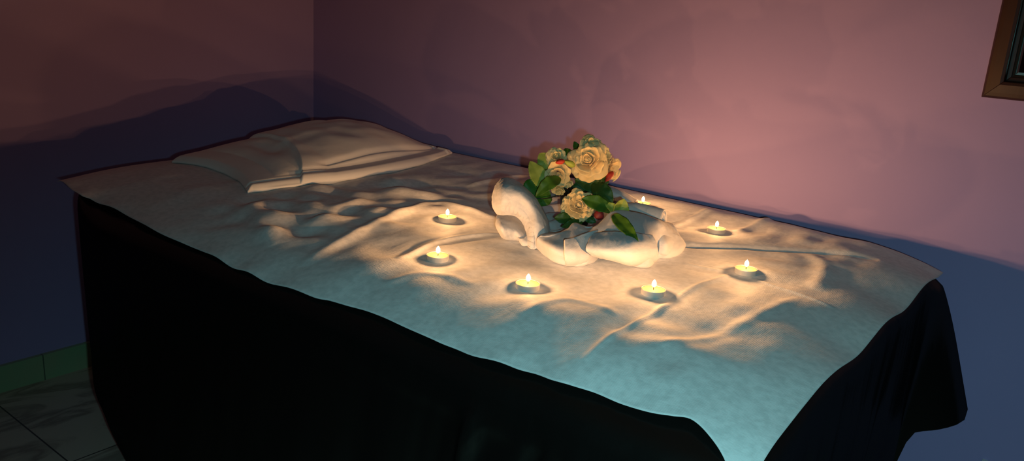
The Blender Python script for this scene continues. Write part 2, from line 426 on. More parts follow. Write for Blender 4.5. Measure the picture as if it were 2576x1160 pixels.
# ------------------------------------------------------------ pillow
def make_pillow():
    # corners: A head side near, B foot side near, C foot side far, D head side far
    A_, B_, C_, D_ = np.array((-1.870, 1.055)), np.array((-1.463, .995)), np.array((-1.548, 1.742)), np.array((-1.955, 1.80))
    NUp, NVp = 140, 280
    u = np.linspace(0, 1, NUp)[:, None]; v = np.linspace(0, 1, NVp)[None, :]
    P = ((1 - u) * (1 - v))[..., None] * A_ + (u * (1 - v))[..., None] * B_ + (u * v)[..., None] * C_ + ((1 - u) * v)[..., None] * D_
    # edges bow
    P[..., 0] += u * (.062 * np.sin(PI * np.clip((v - .02) / .98, 0, 1)) ** .8) * np.ones_like(v)
    P[..., 0] -= (1 - u) * .015 * np.sin(PI * v)
    P[..., 1] += (1 - v) * .045 * np.sin(PI * u) * 1
    P[..., 1] -= v * .012 * np.sin(PI * u)
    # body of the cushion sits away from the loose near end of the case
    bu = np.clip((u - .03) / .86, 0, 1); bv = np.clip((v - .10) / .84, 0, 1)
    body = (np.sin(PI * bu) ** .50) * (np.sin(PI * bv ** 1.3) ** .60)
    loose = .012 * np.sin(PI * np.clip(v / .30, 0, 1)) ** .7 * np.sin(PI * u) ** .6
    x, y = P[..., 0], P[..., 1]
    rim = np.clip(np.minimum(np.minimum(u, 1 - u) / .03, np.minimum(v, 1 - v) / .02), 0, 1) ** .5
    top = .060 * body + loose + .013 * rim
    # rear edge propped up where the case meets the head of the bed
    top = top + .012 * (1 - u) ** 2 * np.sin(PI * np.clip(v, 0, 1)) ** .5
    # edge of the overlapping case flap
    lv = .30 - .13 * u + .03 * np.sin(PI * u)
    step = sstep(-.004, .004, v - lv)
    top = top + .012 * step * sstep(.02, .15, u) * (1 - .35 * u) * sstep(1.0, .55, v)
    # dimple before the flap, wrinkles and seam line along the front
    top = top - .016 * np.exp(-(((v - .205) / .045) ** 2 + ((u - .45) / .16) ** 2))
    top = top + (.0006 * ev(F2, x, y) + .0020 * ev(F4, x + 3, y)) * body * np.sin(PI * u) ** .7
    seam = .86 + .01 * np.sin(v * 9)
    top = top - .007 * np.exp(-((u - seam) / .014) ** 2) * sstep(.25, .32, v)
    hem = .93
    top = top - .0035 * np.exp(-((u - hem) / .010) ** 2) * sstep(.30, .25, v)
    top = top + .004 * np.exp(-((v - .955) / .008) ** 2) * sstep(.35, .6, u)
    base = H(x, y) + .004
    smooth_top = TOP - .35 * np.clip(-1.72 - x, 0, None) ** 2 - .004 * sstep(-1.35, -1.7, x) * sstep(1.12, .86, y)
    Zt = np.maximum(smooth_top + .003 + top, base + .004)
    Zb = base - .0 + 0 * top
    Tp = np.stack([x, y, Zt], 2).reshape(-1, 3); Bt = np.stack([x, y, Zb], 2).reshape(-1, 3)
    f = grid_faces(NUp, NVp); nn = NUp * NVp
    fb = [tuple(reversed([i + nn for i in q])) for q in f]
    side = []
    def strip(idx):
        for a, b in zip(idx[:-1], idx[1:]): side.append((a, b, b + nn, a + nn))
    strip([i * NVp for i in range(NUp)][::-1]); strip([i * NVp + NVp - 1 for i in range(NUp)])
    strip(list(range(NVp))); strip([(NUp - 1) * NVp + j for j in range(NVp)][::-1])
    return np.vstack([Tp, Bt]), [q[::-1] for q in f] + [q[::-1] for q in fb] + side
pv, pf = make_pillow()
pillow = mesh_obj('pillow', pv, pf, M_case)
tag(pillow, 'plump pillow in a loose white case at the dark head end of the bed', 'pillow')
bm = bmesh.new(); bm.from_mesh(pillow.data); bmesh.ops.recalc_face_normals(bm, faces=bm.faces); bm.to_mesh(pillow.data); bm.free()

# ------------------------------------------------------------ framed mirror on the long wall
def make_mirror():
    x0, z0, w, h, t, d = -.2555, 1.0295, .46, .66, .044, .024
    root = empty('framed_mirror', (x0 + w / 2, YB - .001, z0), 'brown wooden framed mirror hanging on the lavender wall', 'mirror')
    ox, oy, oz = x0 + w / 2, YB - .001, z0
    prof = [(0, 0), (0, -.014), (.004, -.019), (.012, -.021), (.028, -.024), (.034, -.022), (.036, -.012), (t, -.010), (t, 0)]   # inset, depth
    ring = lambda a: [(x0 + a, z0 + a), (x0 + w - a, z0 + a), (x0 + w - a, z0 + h - a), (x0 + a, z0 + h - a)]
    for s in range(4):                      # four mitred members
        v = []; f = []
        for a, dd in prof:
            r = ring(a)
            for q in (r[s], r[(s + 1) % 4]): v.append((q[0] - ox, dd, q[1] - oz))
        for i in range(len(prof) - 1): f.append((2 * i, 2 * i + 1, 2 * i + 3, 2 * i + 2))
        f.append(tuple(range(0, 2 * len(prof), 2))); f.append(tuple(range(1, 2 * len(prof), 2))[::-1])
        o = mesh_obj('frame_rail' if s % 2 == 0 else 'frame_stile', v, f, M_wood, root, smooth=False)
        b = o.modifiers.new('b', 'BEVEL'); b.width = .0008; b.segments = 2
        # dark inner slip
    v = []; f = []
    for a, dd in ((t - .010, -.0125), (t + .004, -.006), (t + .004, -.004)):
        for q in ring(a): v.append((q[0] - ox, dd, q[1] - oz))
    for i in range(2):
        for k in range(4): f.append((4 * i + k, 4 * i + (k + 1) % 4, 4 * i + 4 + (k + 1) % 4, 4 * i + 4 + k))
    mesh_obj('inner_slip', v, f, M_dkwood, root, smooth=False)
    v = []; f = []
    for a, dd in ((t, -.0030), (t + .010, -.0065)):
        for q in ring(a): v.append((q[0] - ox, dd, q[1] - oz))
    for k in range(4): f.append((k, (k + 1) % 4, 4 + (k + 1) % 4, 4 + k))
    mesh_obj('bevelled_edge', v, f, M_bevel, root, smooth=False)
    q = ring(t + .010)
    mesh_obj('mirror_glass', [(p[0] - ox, -.0065, p[1] - oz) for p in q], [(0, 1, 2, 3)], M_mirror, root, smooth=False)
make_mirror()

# small white fitting low on the wall, right of the bed
sock = mesh_obj('wall_clip', *box(-.1055, -.0955, YB - .012, YB, .235, .262), M_plastic, smooth=False)
tag(sock, 'tiny pale fitting low on the blue wall at the bottom right', 'wall fitting')

# ------------------------------------------------------------ tealights
CAND_E = 2.05
cup_v, cup_f = lathe([(0, 0), (.0180, 0), (.0186, .0006), (.0188, .0085), (.01925, .0092), (.0190, .0094), (.0185, .0088), (.0182, .0012), (0, .0012)], 40)
wax_v, wax_f = lathe([(0, .0074), (.004, .0074), (.012, .0078), (.0172, .0082), (.0184, .0086), (.0184, .0015), (0, .0015)], 40)
wick_v, wick_f = tube([(0, 0, .006), (.0003, 0, .010), (.0002, .0003, .0135)], [.0006, .0006, .0004], 6)
fl_v, fl_f = lathe([(.0004, .0118), (.0020, .0128), (.0033, .0150), (.0037, .0172), (.0034, .0195), (.0024, .0218), (.0010, .0236), (.0001, .0246)], 20)
def first_candle():
    root = empty('tealight_candle', (0, 0, 0))
    mesh_obj('metal_cup', cup_v, cup_f, M_alu, root)
    mesh_obj('wax', wax_v, wax_f, M_wax, root)
    mesh_obj('wick', wick_v, wick_f, M_wick, root)
    mesh_obj('flame', fl_v, fl_f, M_flame, root)
    l = bpy.data.lights.new('flame_light', 'POINT'); l.energy = CAND_E; l.color = (1, .495, .185); l.shadow_soft_size = .0028
    l.use_nodes = True; nt = l.node_tree; em = nt.nodes['Emission']
    fo = nt.nodes.new('ShaderNodeLightFalloff'); fo.inputs['Strength'].default_value = 1.0; fo.inputs['Smooth'].default_value = .014
    nt.links.new(fo.outputs['Quadratic'], em.inputs['Strength'])
    lo = bpy.data.objects.new('flame_light', l); C.objects.link(lo); lo.parent = root; lo.location = (0, 0, .0190)
    return root
proto = first_candle()
LAB = ['lit tealight nearest the pillow, standing alone left of the towel',
       'lit tealight left of the towel, nearer the draped black side than its neighbour',
       'lit tealight on the near side, directly below the left half of the towel',
       'lit tealight on the near side, below the right end of the towel',
       'lit tealight nearest the foot of the bed, rightmost of the ring',
       'lit tealight on the wall side, right of the towel past the rolled end',
       'lit tealight behind the towel, its cup half hidden by the grey roll']
for i, (cx, cy) in enumerate(CANDLES):
    if i == 0: r = proto
    else:
        r = proto.copy(); C.objects.link(r)
        for ch in list(proto.children):
            c = ch.copy(); C.objects.link(c); c.parent = r
    r.location = (cx, cy, h1(cx, cy) + .0024)
    r.rotation_euler = (0, 0, i * .9)
    tag(r, LAB[i], 'candle', 'tealights in a ring on the bed')

# ------------------------------------------------------------ folded towel
def patch(rows, nu=70, nv=40):
    """smooth surface through a net of control points (rows of equal length)"""
    R = np.array([spline(r, nu) for r in rows])            # k x nu x 3
    S = np.array([spline(R[:, i, :], nv) for i in range(nu)])
    return S.reshape(-1, 3), grid_faces(nu, nv)
TZ = TOP
towel_parts = []
# front wall of the boat: bottom edge, bulge, shoulder, rim, inside
front_rows = [
 [(-0.7988, 1.1658, 0.7240), (-0.7593, 1.1449, 0.7240), (-0.7268, 1.1473, 0.7240), (-0.7058, 1.1793, 0.7240), (-0.7044, 1.2103, 0.7240), (-0.6761, 1.2255, 0.7240), (-0.6418, 1.2298, 0.7240), (-0.6249, 1.2498, 0.7240), (-0.6284, 1.2820, 0.7240), (-0.6230, 1.3072, 0.7240), (-0.6252, 1.3434, 0.7240), (-0.6440, 1.3941, 0.7240)],
 [(-0.8003, 1.1459, 0.7230), (-0.7475, 1.1136, 0.7230), (-0.7142, 1.1115, 0.7230), (-0.6917, 1.1446, 0.7230), (-0.6996, 1.1988, 0.7230), (-0.6663, 1.2023, 0.7230), (-0.6305, 1.1958, 0.7230), (-0.6106, 1.2122, 0.7230), (-0.6240, 1.2664, 0.7230), (-0.6129, 1.2942, 0.7230), (-0.6156, 1.3442, 0.7230), (-0.6340, 1.3947, 0.7230)],
 [(-0.7991, 1.1395, 0.7320), (-0.7432, 1.1037, 0.7340), (-0.7100, 1.1048, 0.7340), (-0.6883, 1.1345, 0.7360), (-0.6991, 1.1863, 0.7360), (-0.6616, 1.1847, 0.7380), (-0.6281, 1.1848, 0.7360), (-0.6048, 1.1986, 0.7360), (-0.6219, 1.2564, 0.7360), (-0.6107, 1.2872, 0.7340), (-0.6163, 1.3449, 0.7320), (-0.6362, 1.3973, 0.7300)],
 [(-0.7914, 1.1287, 0.7440), (-0.7422, 1.1001, 0.7500), (-0.7132, 1.1060, 0.7500), (-0.6975, 1.1407, 0.7540), (-0.7046, 1.1854, 0.7540), (-0.6590, 1.1739, 0.7580), (-0.6238, 1.1726, 0.7580), (-0.6040, 1.1893, 0.7580), (-0.6269, 1.2645, 0.7540), (-0.6185, 1.2986, 0.7480), (-0.6268, 1.3554, 0.7400), (-0.6405, 1.3941, 0.7360)],
 [(-0.7886, 1.1277, 0.7500), (-0.7672, 1.1352, 0.7520), (-0.7536, 1.1621, 0.7560), (-0.7516, 1.1863, 0.7610), (-0.7255, 1.1830, 0.7600), (-0.7125, 1.1985, 0.7660), (-0.6667, 1.1832, 0.7760), (-0.6332, 1.1854, 0.7760), (-0.6151, 1.2032, 0.7740), (-0.6307, 1.2737, 0.7700), (-0.6293, 1.3103, 0.7600), (-0.6374, 1.3581, 0.7480), (-0.6486, 1.3951, 0.7420)],
 [(-0.7874, 1.1342, 0.7520), (-0.7713, 1.1431, 0.7540), (-0.7649, 1.1782, 0.7580), (-0.7694, 1.2128, 0.7630), (-0.7364, 1.2025, 0.7600), (-0.7255, 1.2216, 0.7680), (-0.7076, 1.2409, 0.7880), (-0.6887, 1.2622, 0.7900), (-0.6606, 1.2741, 0.7880), (-0.6390, 1.2870, 0.7800), (-0.6405, 1.3170, 0.7700), (-0.6521, 1.3653, 0.7560), (-0.6645, 1.4048, 0.7480)],
 [(-0.7981, 1.1593, 0.7480), (-0.7830, 1.1753, 0.7500), (-0.7763, 1.2035, 0.7540), (-0.7794, 1.2339, 0.7580), (-0.7514, 1.2319, 0.7560), (-0.7417, 1.2509, 0.7640), (-0.7221, 1.2626, 0.7860), (-0.7024, 1.2804, 0.7880), (-0.6752, 1.2950, 0.7860), (-0.6569, 1.3118, 0.7780), (-0.6658, 1.3536, 0.7660), (-0.6787, 1.4011, 0.7520), (-0.6885, 1.4357, 0.7440)],
 [(-0.7994, 1.1688, 0.7460), (-0.7669, 1.1566, 0.7540), (-0.7543, 1.1859, 0.7560), (-0.7504, 1.2218, 0.7580), (-0.7424, 1.2555, 0.7600), (-0.7277, 1.2842, 0.7660), (-0.7070, 1.2985, 0.7680), (-0.6889, 1.3242, 0.7660), (-0.6809, 1.3514, 0.7600), (-0.6927, 1.3951, 0.7500), (-0.7063, 1.4366, 0.7400), (-0.7148, 1.4611, 0.7340)],
 [(-0.8265, 1.2187, 0.7340), (-0.8177, 1.2408, 0.7320), (-0.8095, 1.2778, 0.7320), (-0.8037, 1.3172, 0.7320), (-0.7988, 1.3567, 0.7320), (-0.7860, 1.3906, 0.7340), (-0.7722, 1.4181, 0.7340), (-0.7549, 1.4402, 0.7340), (-0.7466, 1.4626, 0.7320), (-0.7469, 1.4844, 0.7300), (-0.7506, 1.5022, 0.7280), (-0.7553, 1.5187, 0.7260)]]
towel_parts.append(patch(front_rows, 150, 60))
# a further fold lapping over the right half of the front
lap = [
 [(-0.7027, 1.1694, 0.7690), (-0.6684, 1.1747, 0.7800), (-0.6365, 1.1872, 0.7820), (-0.6145, 1.2185, 0.7770)],
 [(-0.6835, 1.1246, 0.7660), (-0.6471, 1.1341, 0.7740), (-0.6153, 1.1513, 0.7760), (-0.6042, 1.2127, 0.7690)],
 [(-0.6793, 1.1132, 0.7580), (-0.6392, 1.1167, 0.7640), (-0.6077, 1.1406, 0.7640), (-0.5972, 1.2096, 0.7570)],
 [(-0.6792, 1.1312, 0.7460), (-0.6412, 1.1289, 0.7500), (-0.6102, 1.1483, 0.7480), (-0.5998, 1.2192, 0.7430)],
 [(-0.6825, 1.1644, 0.7320), (-0.6528, 1.1640, 0.7350), (-0.6220, 1.1751, 0.7310), (-0.6125, 1.2404, 0.7290)],
 [(-0.6969, 1.1984, 0.7230), (-0.6712, 1.2036, 0.7230), (-0.6343, 1.2028, 0.7220), (-0.6228, 1.2583, 0.7220)]]
towel_parts.append(patch(lap, 60, 40))
# second layer: the cuff lying over the left end of the front wall
cuff = [
 [(-0.7126, 1.1067, 0.7230), (-0.7019, 1.1225, 0.7230), (-0.6943, 1.1485, 0.7230), (-0.6992, 1.1848, 0.7230)],
 [(-0.7004, 1.0839, 0.7400), (-0.6899, 1.1016, 0.7410), (-0.6843, 1.1273, 0.7420), (-0.6941, 1.1671, 0.7410)],
 [(-0.7025, 1.0833, 0.7570), (-0.6939, 1.1026, 0.7580), (-0.6946, 1.1353, 0.7600), (-0.7038, 1.1832, 0.7590)],
 [(-0.7155, 1.0994, 0.7690), (-0.7104, 1.1231, 0.7700), (-0.7042, 1.1478, 0.7740), (-0.7025, 1.1849, 0.7750)]]
towel_parts.append(patch(cuff, 30, 30))
# hood: standing curl at the left end
hood = [
 [(-0.9083, 1.1586, 0.7640), (-0.8892, 1.1535, 0.7680), (-0.8771, 1.1597, 0.7680), (-0.8679, 1.1678, 0.7640), (-0.8556, 1.1672, 0.7560), (-0.8441, 1.1642, 0.7460), (-0.8373, 1.1627, 0.7340), (-0.8288, 1.1452, 0.7240)],
 [(-0.9161, 1.1567, 0.7720), (-0.8873, 1.1428, 0.7800), (-0.8733, 1.1513, 0.7800), (-0.8579, 1.1583, 0.7760), (-0.8450, 1.1618, 0.7660), (-0.8293, 1.1545, 0.7540), (-0.8170, 1.1470, 0.7400), (-0.8108, 1.1358, 0.7240)],
 [(-0.9218, 1.1588, 0.7860), (-0.8844, 1.1374, 0.7980), (-0.8678, 1.1495, 0.7980), (-0.8530, 1.1623, 0.7900), (-0.8377, 1.1656, 0.7760), (-0.8168, 1.1528, 0.7600), (-0.8072, 1.1481, 0.7420), (-0.8003, 1.1408, 0.7240)],
 [(-0.9367, 1.1792, 0.8020), (-0.8925, 1.1481, 0.8160), (-0.8720, 1.1580, 0.8140), (-0.8497, 1.1636, 0.8040), (-0.8358, 1.1717, 0.7860), (-0.8130, 1.1606, 0.7640), (-0.8042, 1.1572, 0.7440), (-0.8016, 1.1573, 0.7250)],
 [(-0.9522, 1.2133, 0.8120), (-0.9145, 1.1845, 0.8240), (-0.8972, 1.1922, 0.8200), (-0.8743, 1.1955, 0.8100), (-0.8496, 1.1973, 0.7900), (-0.8209, 1.1836, 0.7660), (-0.8049, 1.1703, 0.7460), (-0.8101, 1.1814, 0.7260)],
 [(-0.9628, 1.2365, 0.8120), (-0.9342, 1.2197, 0.8200), (-0.9191, 1.2262, 0.8140), (-0.8932, 1.2250, 0.8040), (-0.8662, 1.2258, 0.7840), (-0.8383, 1.2162, 0.7600), (-0.8195, 1.2001, 0.7420), (-0.8208, 1.2067, 0.7250)],
 [(-0.9796, 1.2700, 0.7900), (-0.9596, 1.2648, 0.7960), (-0.9426, 1.2694, 0.7920), (-0.9178, 1.2696, 0.7820), (-0.8922, 1.2689, 0.7660), (-0.8557, 1.2473, 0.7480), (-0.8409, 1.2363, 0.7340), (-0.8337, 1.2302, 0.7240)]]
hv, hf = patch(hood, 140, 70)
hv = np.array(hv).reshape(140, 70, 3); jj = np.arange(70)[None, :] / 69; ii = np.arange(140)[:, None] / 139
hv[..., 2] += .0016 * np.sin(ii * 95) * np.exp(-((jj - .16) / .07) ** 2) * sstep(.15, .3, ii)
hv[..., 2] -= .0018 * np.exp(-((jj - .27) / .02) ** 2)
towel_parts.append((hv.reshape(-1, 3), hf))
# pouch under the hood: the inside of the curl
pouch = [
 [(-0.9622, 1.2278, 0.7500), (-0.9488, 1.2325, 0.7520), (-0.9318, 1.2339, 0.7520), (-0.9089, 1.2279, 0.7480), (-0.8786, 1.2066, 0.7420), (-0.8538, 1.1874, 0.7320)],
 [(-0.9191, 1.1707, 0.7520), (-0.9124, 1.1767, 0.7540), (-0.9009, 1.1845, 0.7520), (-0.8853, 1.1872, 0.7470), (-0.8658, 1.1799, 0.7400), (-0.8465, 1.1678, 0.7310)],
 [(-0.8966, 1.1423, 0.7460), (-0.8742, 1.1269, 0.7520), (-0.8660, 1.1356, 0.7500), (-0.8588, 1.1485, 0.7440), (-0.8493, 1.1512, 0.7380), (-0.8458, 1.1599, 0.7280)],
 [(-0.8885, 1.1418, 0.7340), (-0.8682, 1.1278, 0.7380), (-0.8626, 1.1374, 0.7360), (-0.8578, 1.1485, 0.7320), (-0.8506, 1.1515, 0.7300), (-0.8465, 1.1587, 0.7250)],
 [(-0.8827, 1.1499, 0.7230), (-0.8755, 1.1504, 0.7230), (-0.8690, 1.1542, 0.7230), (-0.8625, 1.1580, 0.7230), (-0.8570, 1.1606, 0.7230), (-0.8483, 1.1589, 0.7230)],
 [(-0.8940, 1.1787, 0.7230), (-0.8910, 1.1823, 0.7230), (-0.8871, 1.1872, 0.7230), (-0.8807, 1.1864, 0.7230), (-0.8700, 1.1824, 0.7230), (-0.8637, 1.1816, 0.7230)]]
towel_parts.append(patch(pouch, 50, 50))
# small turned corner below the pouch
flapv = [
 [(-0.8497, 1.1501, 0.7320), (-0.8362, 1.1420, 0.7320), (-0.8356, 1.1509, 0.7320), (-0.8416, 1.1659, 0.7340)],
 [(-0.8388, 1.1412, 0.7270), (-0.8298, 1.1389, 0.7280), (-0.8272, 1.1449, 0.7290), (-0.8318, 1.1582, 0.7300)],
 [(-0.8295, 1.1391, 0.7220), (-0.8246, 1.1398, 0.7230), (-0.8179, 1.1428, 0.7240), (-0.8151, 1.1487, 0.7250)]]
towel_parts.append(patch(flapv, 16, 16))
# pleated floor of the boat
fl = [
 [(-0.9455, 1.2676, 0.7720), (-0.9267, 1.2616, 0.7700), (-0.8990, 1.2465, 0.7640), (-0.8707, 1.2304, 0.7540), (-0.8432, 1.2122, 0.7440), (-0.8249, 1.2035, 0.7340)],
 [(-0.9712, 1.3408, 0.7600), (-0.9416, 1.3235, 0.7580), (-0.9106, 1.3041, 0.7520), (-0.8748, 1.2742, 0.7460), (-0.8424, 1.2456, 0.7400), (-0.8162, 1.2253, 0.7320)],
 [(-1.0194, 1.4555, 0.7400), (-0.9730, 1.4151, 0.7420), (-0.9256, 1.3718, 0.7420), (-0.8858, 1.3298, 0.7380), (-0.8490, 1.2912, 0.7340), (-0.8128, 1.2581, 0.7300)],
 [(-1.0382, 1.5438, 0.7280), (-0.9915, 1.4989, 0.7300), (-0.9389, 1.4437, 0.7320), (-0.8931, 1.3915, 0.7300), (-0.8514, 1.3470, 0.7290), (-0.8065, 1.3076, 0.7290)],
 [(-1.0040, 1.5775, 0.7260), (-0.9664, 1.5540, 0.7270), (-0.9195, 1.5144, 0.7280), (-0.8803, 1.4770, 0.7280), (-0.8404, 1.4451, 0.7280), (-0.8054, 1.4116, 0.7280)],
 [(-0.9603, 1.5962, 0.7260), (-0.9348, 1.5905, 0.7260), (-0.8942, 1.5678, 0.7260), (-0.8515, 1.5394, 0.7260), (-0.8117, 1.5224, 0.7260), (-0.7790, 1.4989, 0.7260)]]
pv_, pf_ = patch(fl, 90, 60)
pv_ = np.array(pv_).reshape(90, 60, 3)
ua = np.linspace(0, 1, 90)[:, None]; vb = np.linspace(0, 1, 60)[None, :]
pv_[..., 2] += .0045 * np.sin(ua * 34) * np.sin(PI * np.clip(vb * 1.3, 0, 1))
towel_parts.append((pv_.reshape(-1, 3), pf_))
# back wall rising behind the pot
back = [
 [(-1.0142, 1.5100, 0.7240), (-0.9852, 1.5494, 0.7240), (-0.9445, 1.5715, 0.7240), (-0.8936, 1.5759, 0.7240), (-0.8344, 1.5630, 0.7240)],
 [(-1.0077, 1.4985, 0.7400), (-0.9734, 1.5276, 0.7500), (-0.8980, 1.4915, 0.7600), (-0.8403, 1.4789, 0.7640), (-0.7919, 1.4815, 0.7540)],
 [(-1.0081, 1.4950, 0.7460), (-0.9773, 1.5322, 0.7580), (-0.8973, 1.4965, 0.7720), (-0.8342, 1.4763, 0.7760), (-0.7965, 1.4816, 0.7600)],
 [(-1.0245, 1.5158, 0.7420), (-0.9977, 1.5635, 0.7540), (-0.9147, 1.5299, 0.7680), (-0.8443, 1.5043, 0.7720), (-0.8104, 1.5138, 0.7560)],
 [(-1.0569, 1.5609, 0.7260), (-1.0338, 1.6221, 0.7280), (-0.9671, 1.6280, 0.7280), (-0.9074, 1.6272, 0.7280), (-0.8582, 1.6153, 0.7280)]]
towel_parts.append(patch(back, 60, 30))
# rolled back edge with its open end facing the foot of the bed
def roll():
    a = Vector([(-0.7976, 1.4027, 0.7480)][0]); b = Vector([(-0.6945, 1.4218, 0.7500)][0])
    ax = (b - a).normalized(); side = ax.cross(Vector((0, 0, 1))).normalized(); up = side.cross(ax)
    V = []; nu, nv = 40, 90
    for i in range(nu):
        t = i / (nu - 1); c = a.lerp(b, t) + up * (.004 * math.sin(t * 3))
        for j in range(nv):
            s = j / (nv - 1); th = -1.9 + s * 4.1 * PI; r = .0245 - .014 * s
            r *= 1 + .04 * math.sin(t * 9 + th * 2)
            V.append(c + side * (r * math.cos(th) * 1.05) + up * (r * math.sin(th) * 1.0) - ax * (.010 * s * (i == nu - 1)))
    return [tuple(q) for q in V], grid_faces(nu, nv)
towel_parts.append(roll())
# loose tail draped from the roll's end down to the sheet
tail = [
 [(-0.6649, 1.3300, 0.7640), (-0.6539, 1.3287, 0.7620), (-0.6427, 1.3304, 0.7580), (-0.6386, 1.3431, 0.7520), (-0.6390, 1.3585, 0.7460)],
 [(-0.6443, 1.3004, 0.7660), (-0.6362, 1.3075, 0.7620), (-0.6330, 1.3280, 0.7560), (-0.6311, 1.3489, 0.7480), (-0.6314, 1.3642, 0.7420)],
 [(-0.6259, 1.2710, 0.7560), (-0.6153, 1.2787, 0.7540), (-0.6233, 1.3276, 0.7460), (-0.6279, 1.3648, 0.7380), (-0.6316, 1.3838, 0.7320)],
 [(-0.6214, 1.2644, 0.7360), (-0.6107, 1.2772, 0.7360), (-0.6155, 1.3222, 0.7320), (-0.6234, 1.3651, 0.7280), (-0.6366, 1.4031, 0.7240)],
 [(-0.6293, 1.2822, 0.7230), (-0.6139, 1.2930, 0.7230), (-0.6150, 1.3332, 0.7230), (-0.6249, 1.3728, 0.7230), (-0.6397, 1.4099, 0.7220)]]
towel_parts.append(patch(tail, 40, 40))
tv, tf = join(*[( [tuple(p) for p in a], b) for a, b in towel_parts])
tv = np.array(tv)
hb = H(tv[:, 0], tv[:, 1]) - TOP
tv[:, 2] += hb + .0015
towel = mesh_obj('towel', tv, tf, M_towel)
tag(towel, 'folded white terry towel cradling the flowers in the middle of the bed', 'towel')
s_ = towel.modifiers.new('thick', 'SOLIDIFY'); s_.thickness = .0042; s_.offset = 0
tx = bpy.data.textures.new('terry', 'CLOUDS'); tx.noise_scale = .005; tx.noise_depth = 2
dm = towel.modifiers.new('pile', 'DISPLACE'); dm.texture = tx; dm.strength = .0011; dm.mid_level = .5; dm.texture_coords = 'LOCAL'
tx2 = bpy.data.textures.new('rumple', 'CLOUDS'); tx2.noise_scale = .040
dm2 = towel.modifiers.new('rumple', 'DISPLACE'); dm2.texture = tx2; dm2.strength = .005; dm2.texture_coords = 'LOCAL'

# ------------------------------------------------------------ potted artificial roses
PX, PY = -.835, 1.315
PZ = h1(PX, PY) + .012
plant = empty('potted_artificial_roses', (PX, PY, PZ), 'bunch of cream artificial roses with green leaves in a black pot inside the towel', 'artificial flowers')
def loc(p): return (p[0] - PX, p[1] - PY, p[2] - PZ)
def pmesh(name, vf, m, parent=plant, sol=0, label=None):
    o = mesh_obj(name, [loc(p) for p in vf[0]], vf[1], m, parent)
    if sol: q = o.modifiers.new('s', 'SOLIDIFY'); q.thickness = sol; q.offset = 0
    if label: o['label'] = label
    return o
pot_v, pot_f = lathe([(0, 0), (.022, 0), (.026, .002), (.034, .058), (.037, .060), (.037, .070), (.0345, .070), (.032, .058), (.030, .050), (0, .050)], 40)
mesh_obj('pot', pot_v, pot_f, M_pot, plant)

def rose(center, axis, R, layers, m, seed, name='rose'):
    """layers: (petal count, base radius, length, opening start, opening end, half angle) as fractions of R / radians"""
    rs = random.Random(seed); ax = Vector(axis).normalized()
    a = ax.cross(Vector((0, 0, 1)));  a = a.normalized() if a.length > .1 else Vector((1, 0, 0)); b = ax.cross(a)
    c = Vector(center); V = []; F = []
    nu, nv = 13, 11
    for li, (n, r0, ln, p0, p1, ha) in enumerate(layers):
        for k in range(n):
            az = 2 * PI * (k + .5 * (li % 2) + rs.uniform(-.22, .22)) / n + li * .7
            h = ln * R * rs.uniform(.80, 1.14); q0 = p0 + rs.uniform(-.1, .1); q1 = p1 + rs.uniform(-.18, .18); half = ha * rs.uniform(.85, 1.15)
            off = len(V); wph = rs.uniform(0, 6); tw = rs.uniform(-.15, .15); notch = rs.uniform(.0, .12)
            for i in range(nu):
                u = -1 + 2 * i / (nu - 1)
                hl = h * (1 - .28 * u * u - notch * math.exp(-(u / .25) ** 2))
                rad = r0 * R; up = -.10 * R * (li * .5)
                for j in range(nv):
                    v = j / (nv - 1); ph = q0 + (q1 - q0) * v * v * 1.0
                    if j: rad += hl / (nv - 1) * math.sin(ph); up += hl / (nv - 1) * math.cos(ph)
                    w = half * (.35 + .85 * math.sin(PI * min(v * .62 + .06, 1)))
                    th = az + u * w + tw * v
                    rr = rad * (1 - .10 * (1 - abs(u)) * (1 - v)) + .035 * R * math.sin(3.3 * u + wph) * v * v + .018 * R * math.sin(9 * u + wph * 3) * v ** 4
                    uu = up + .06 * R * math.sin(4.1 * u + wph * 1.7) * v * v + .03 * R * math.sin(11 * u + wph) * v ** 4 - .05 * R * (u * u) * v
                    V.append(c + a * (rr * math.cos(th)) + b * (rr * math.sin(th)) + ax * uu)
            F += grid_faces(nu, nv, off)
    return pmesh(name, (V, F), m, sol=.0007)

FULL = [(4, .17, .42, .35, -2.4, 1.3), (3, .16, .56, .15, -1.2, 1.3), (3, .16, .60, .12, -.15, 1.3), (4, .16, .66, .30, .45, 1.0), (5, .20, .74, .55, .95, .85), (6, .22, .84, .80, 1.45, .70), (7, .22, .90, 1.1, 1.95, .62)]
PEONY = [(4, .12, .36, .3, -2.2, 1.2), (5, .10, .42, .1, -.9, 1.0), (6, .14, .50, .25, .1, .65), (8, .20, .58, .55, .55, .50), (9, .26, .64, .85, 1.0, .46), (10, .28, .68, 1.15, 1.5, .44), (10, .26, .70, 1.4, 2.0, .44)]
FLARE = [(4, .10, .34, .3, -2.0, 1.1), (3, .08, .5, .0, -.2, 1.1), (4, .12, .8, .45, .7, .95), (6, .15, .95, .8, 1.35, .75)]
OPEN = [(4, .14, .42, .3, -2.3, 1.3), (3, .12, .52, .1, -1.0, 1.3), (4, .12, .62, .15, -.1, 1.1), (5, .18, .72, .45, .55, .9), (6, .22, .84, .80, 1.2, .72), (6, .22, .90, 1.2, 1.8, .66)]
BUD = [(3, .05, .75, .15, -.35, 1.2), (4, .12, .85, .45, .0, 1.0), (4, .14, .8, .7, .6, .8)]
toward = Vector((.58, -.77, .27)).normalized()          # roughly the side the photograph shows
right = Vector((.79, .61, 0)).normalized(); upv = Vector((0, 0, 1))
def dirv(f, r, u): return (toward * f + right * r + upv * u).normalized()
rose([(-0.8011, 1.2913, 0.8712)][0], dirv(1, -.30, .12), .0375, FULL, M_petal, 1)
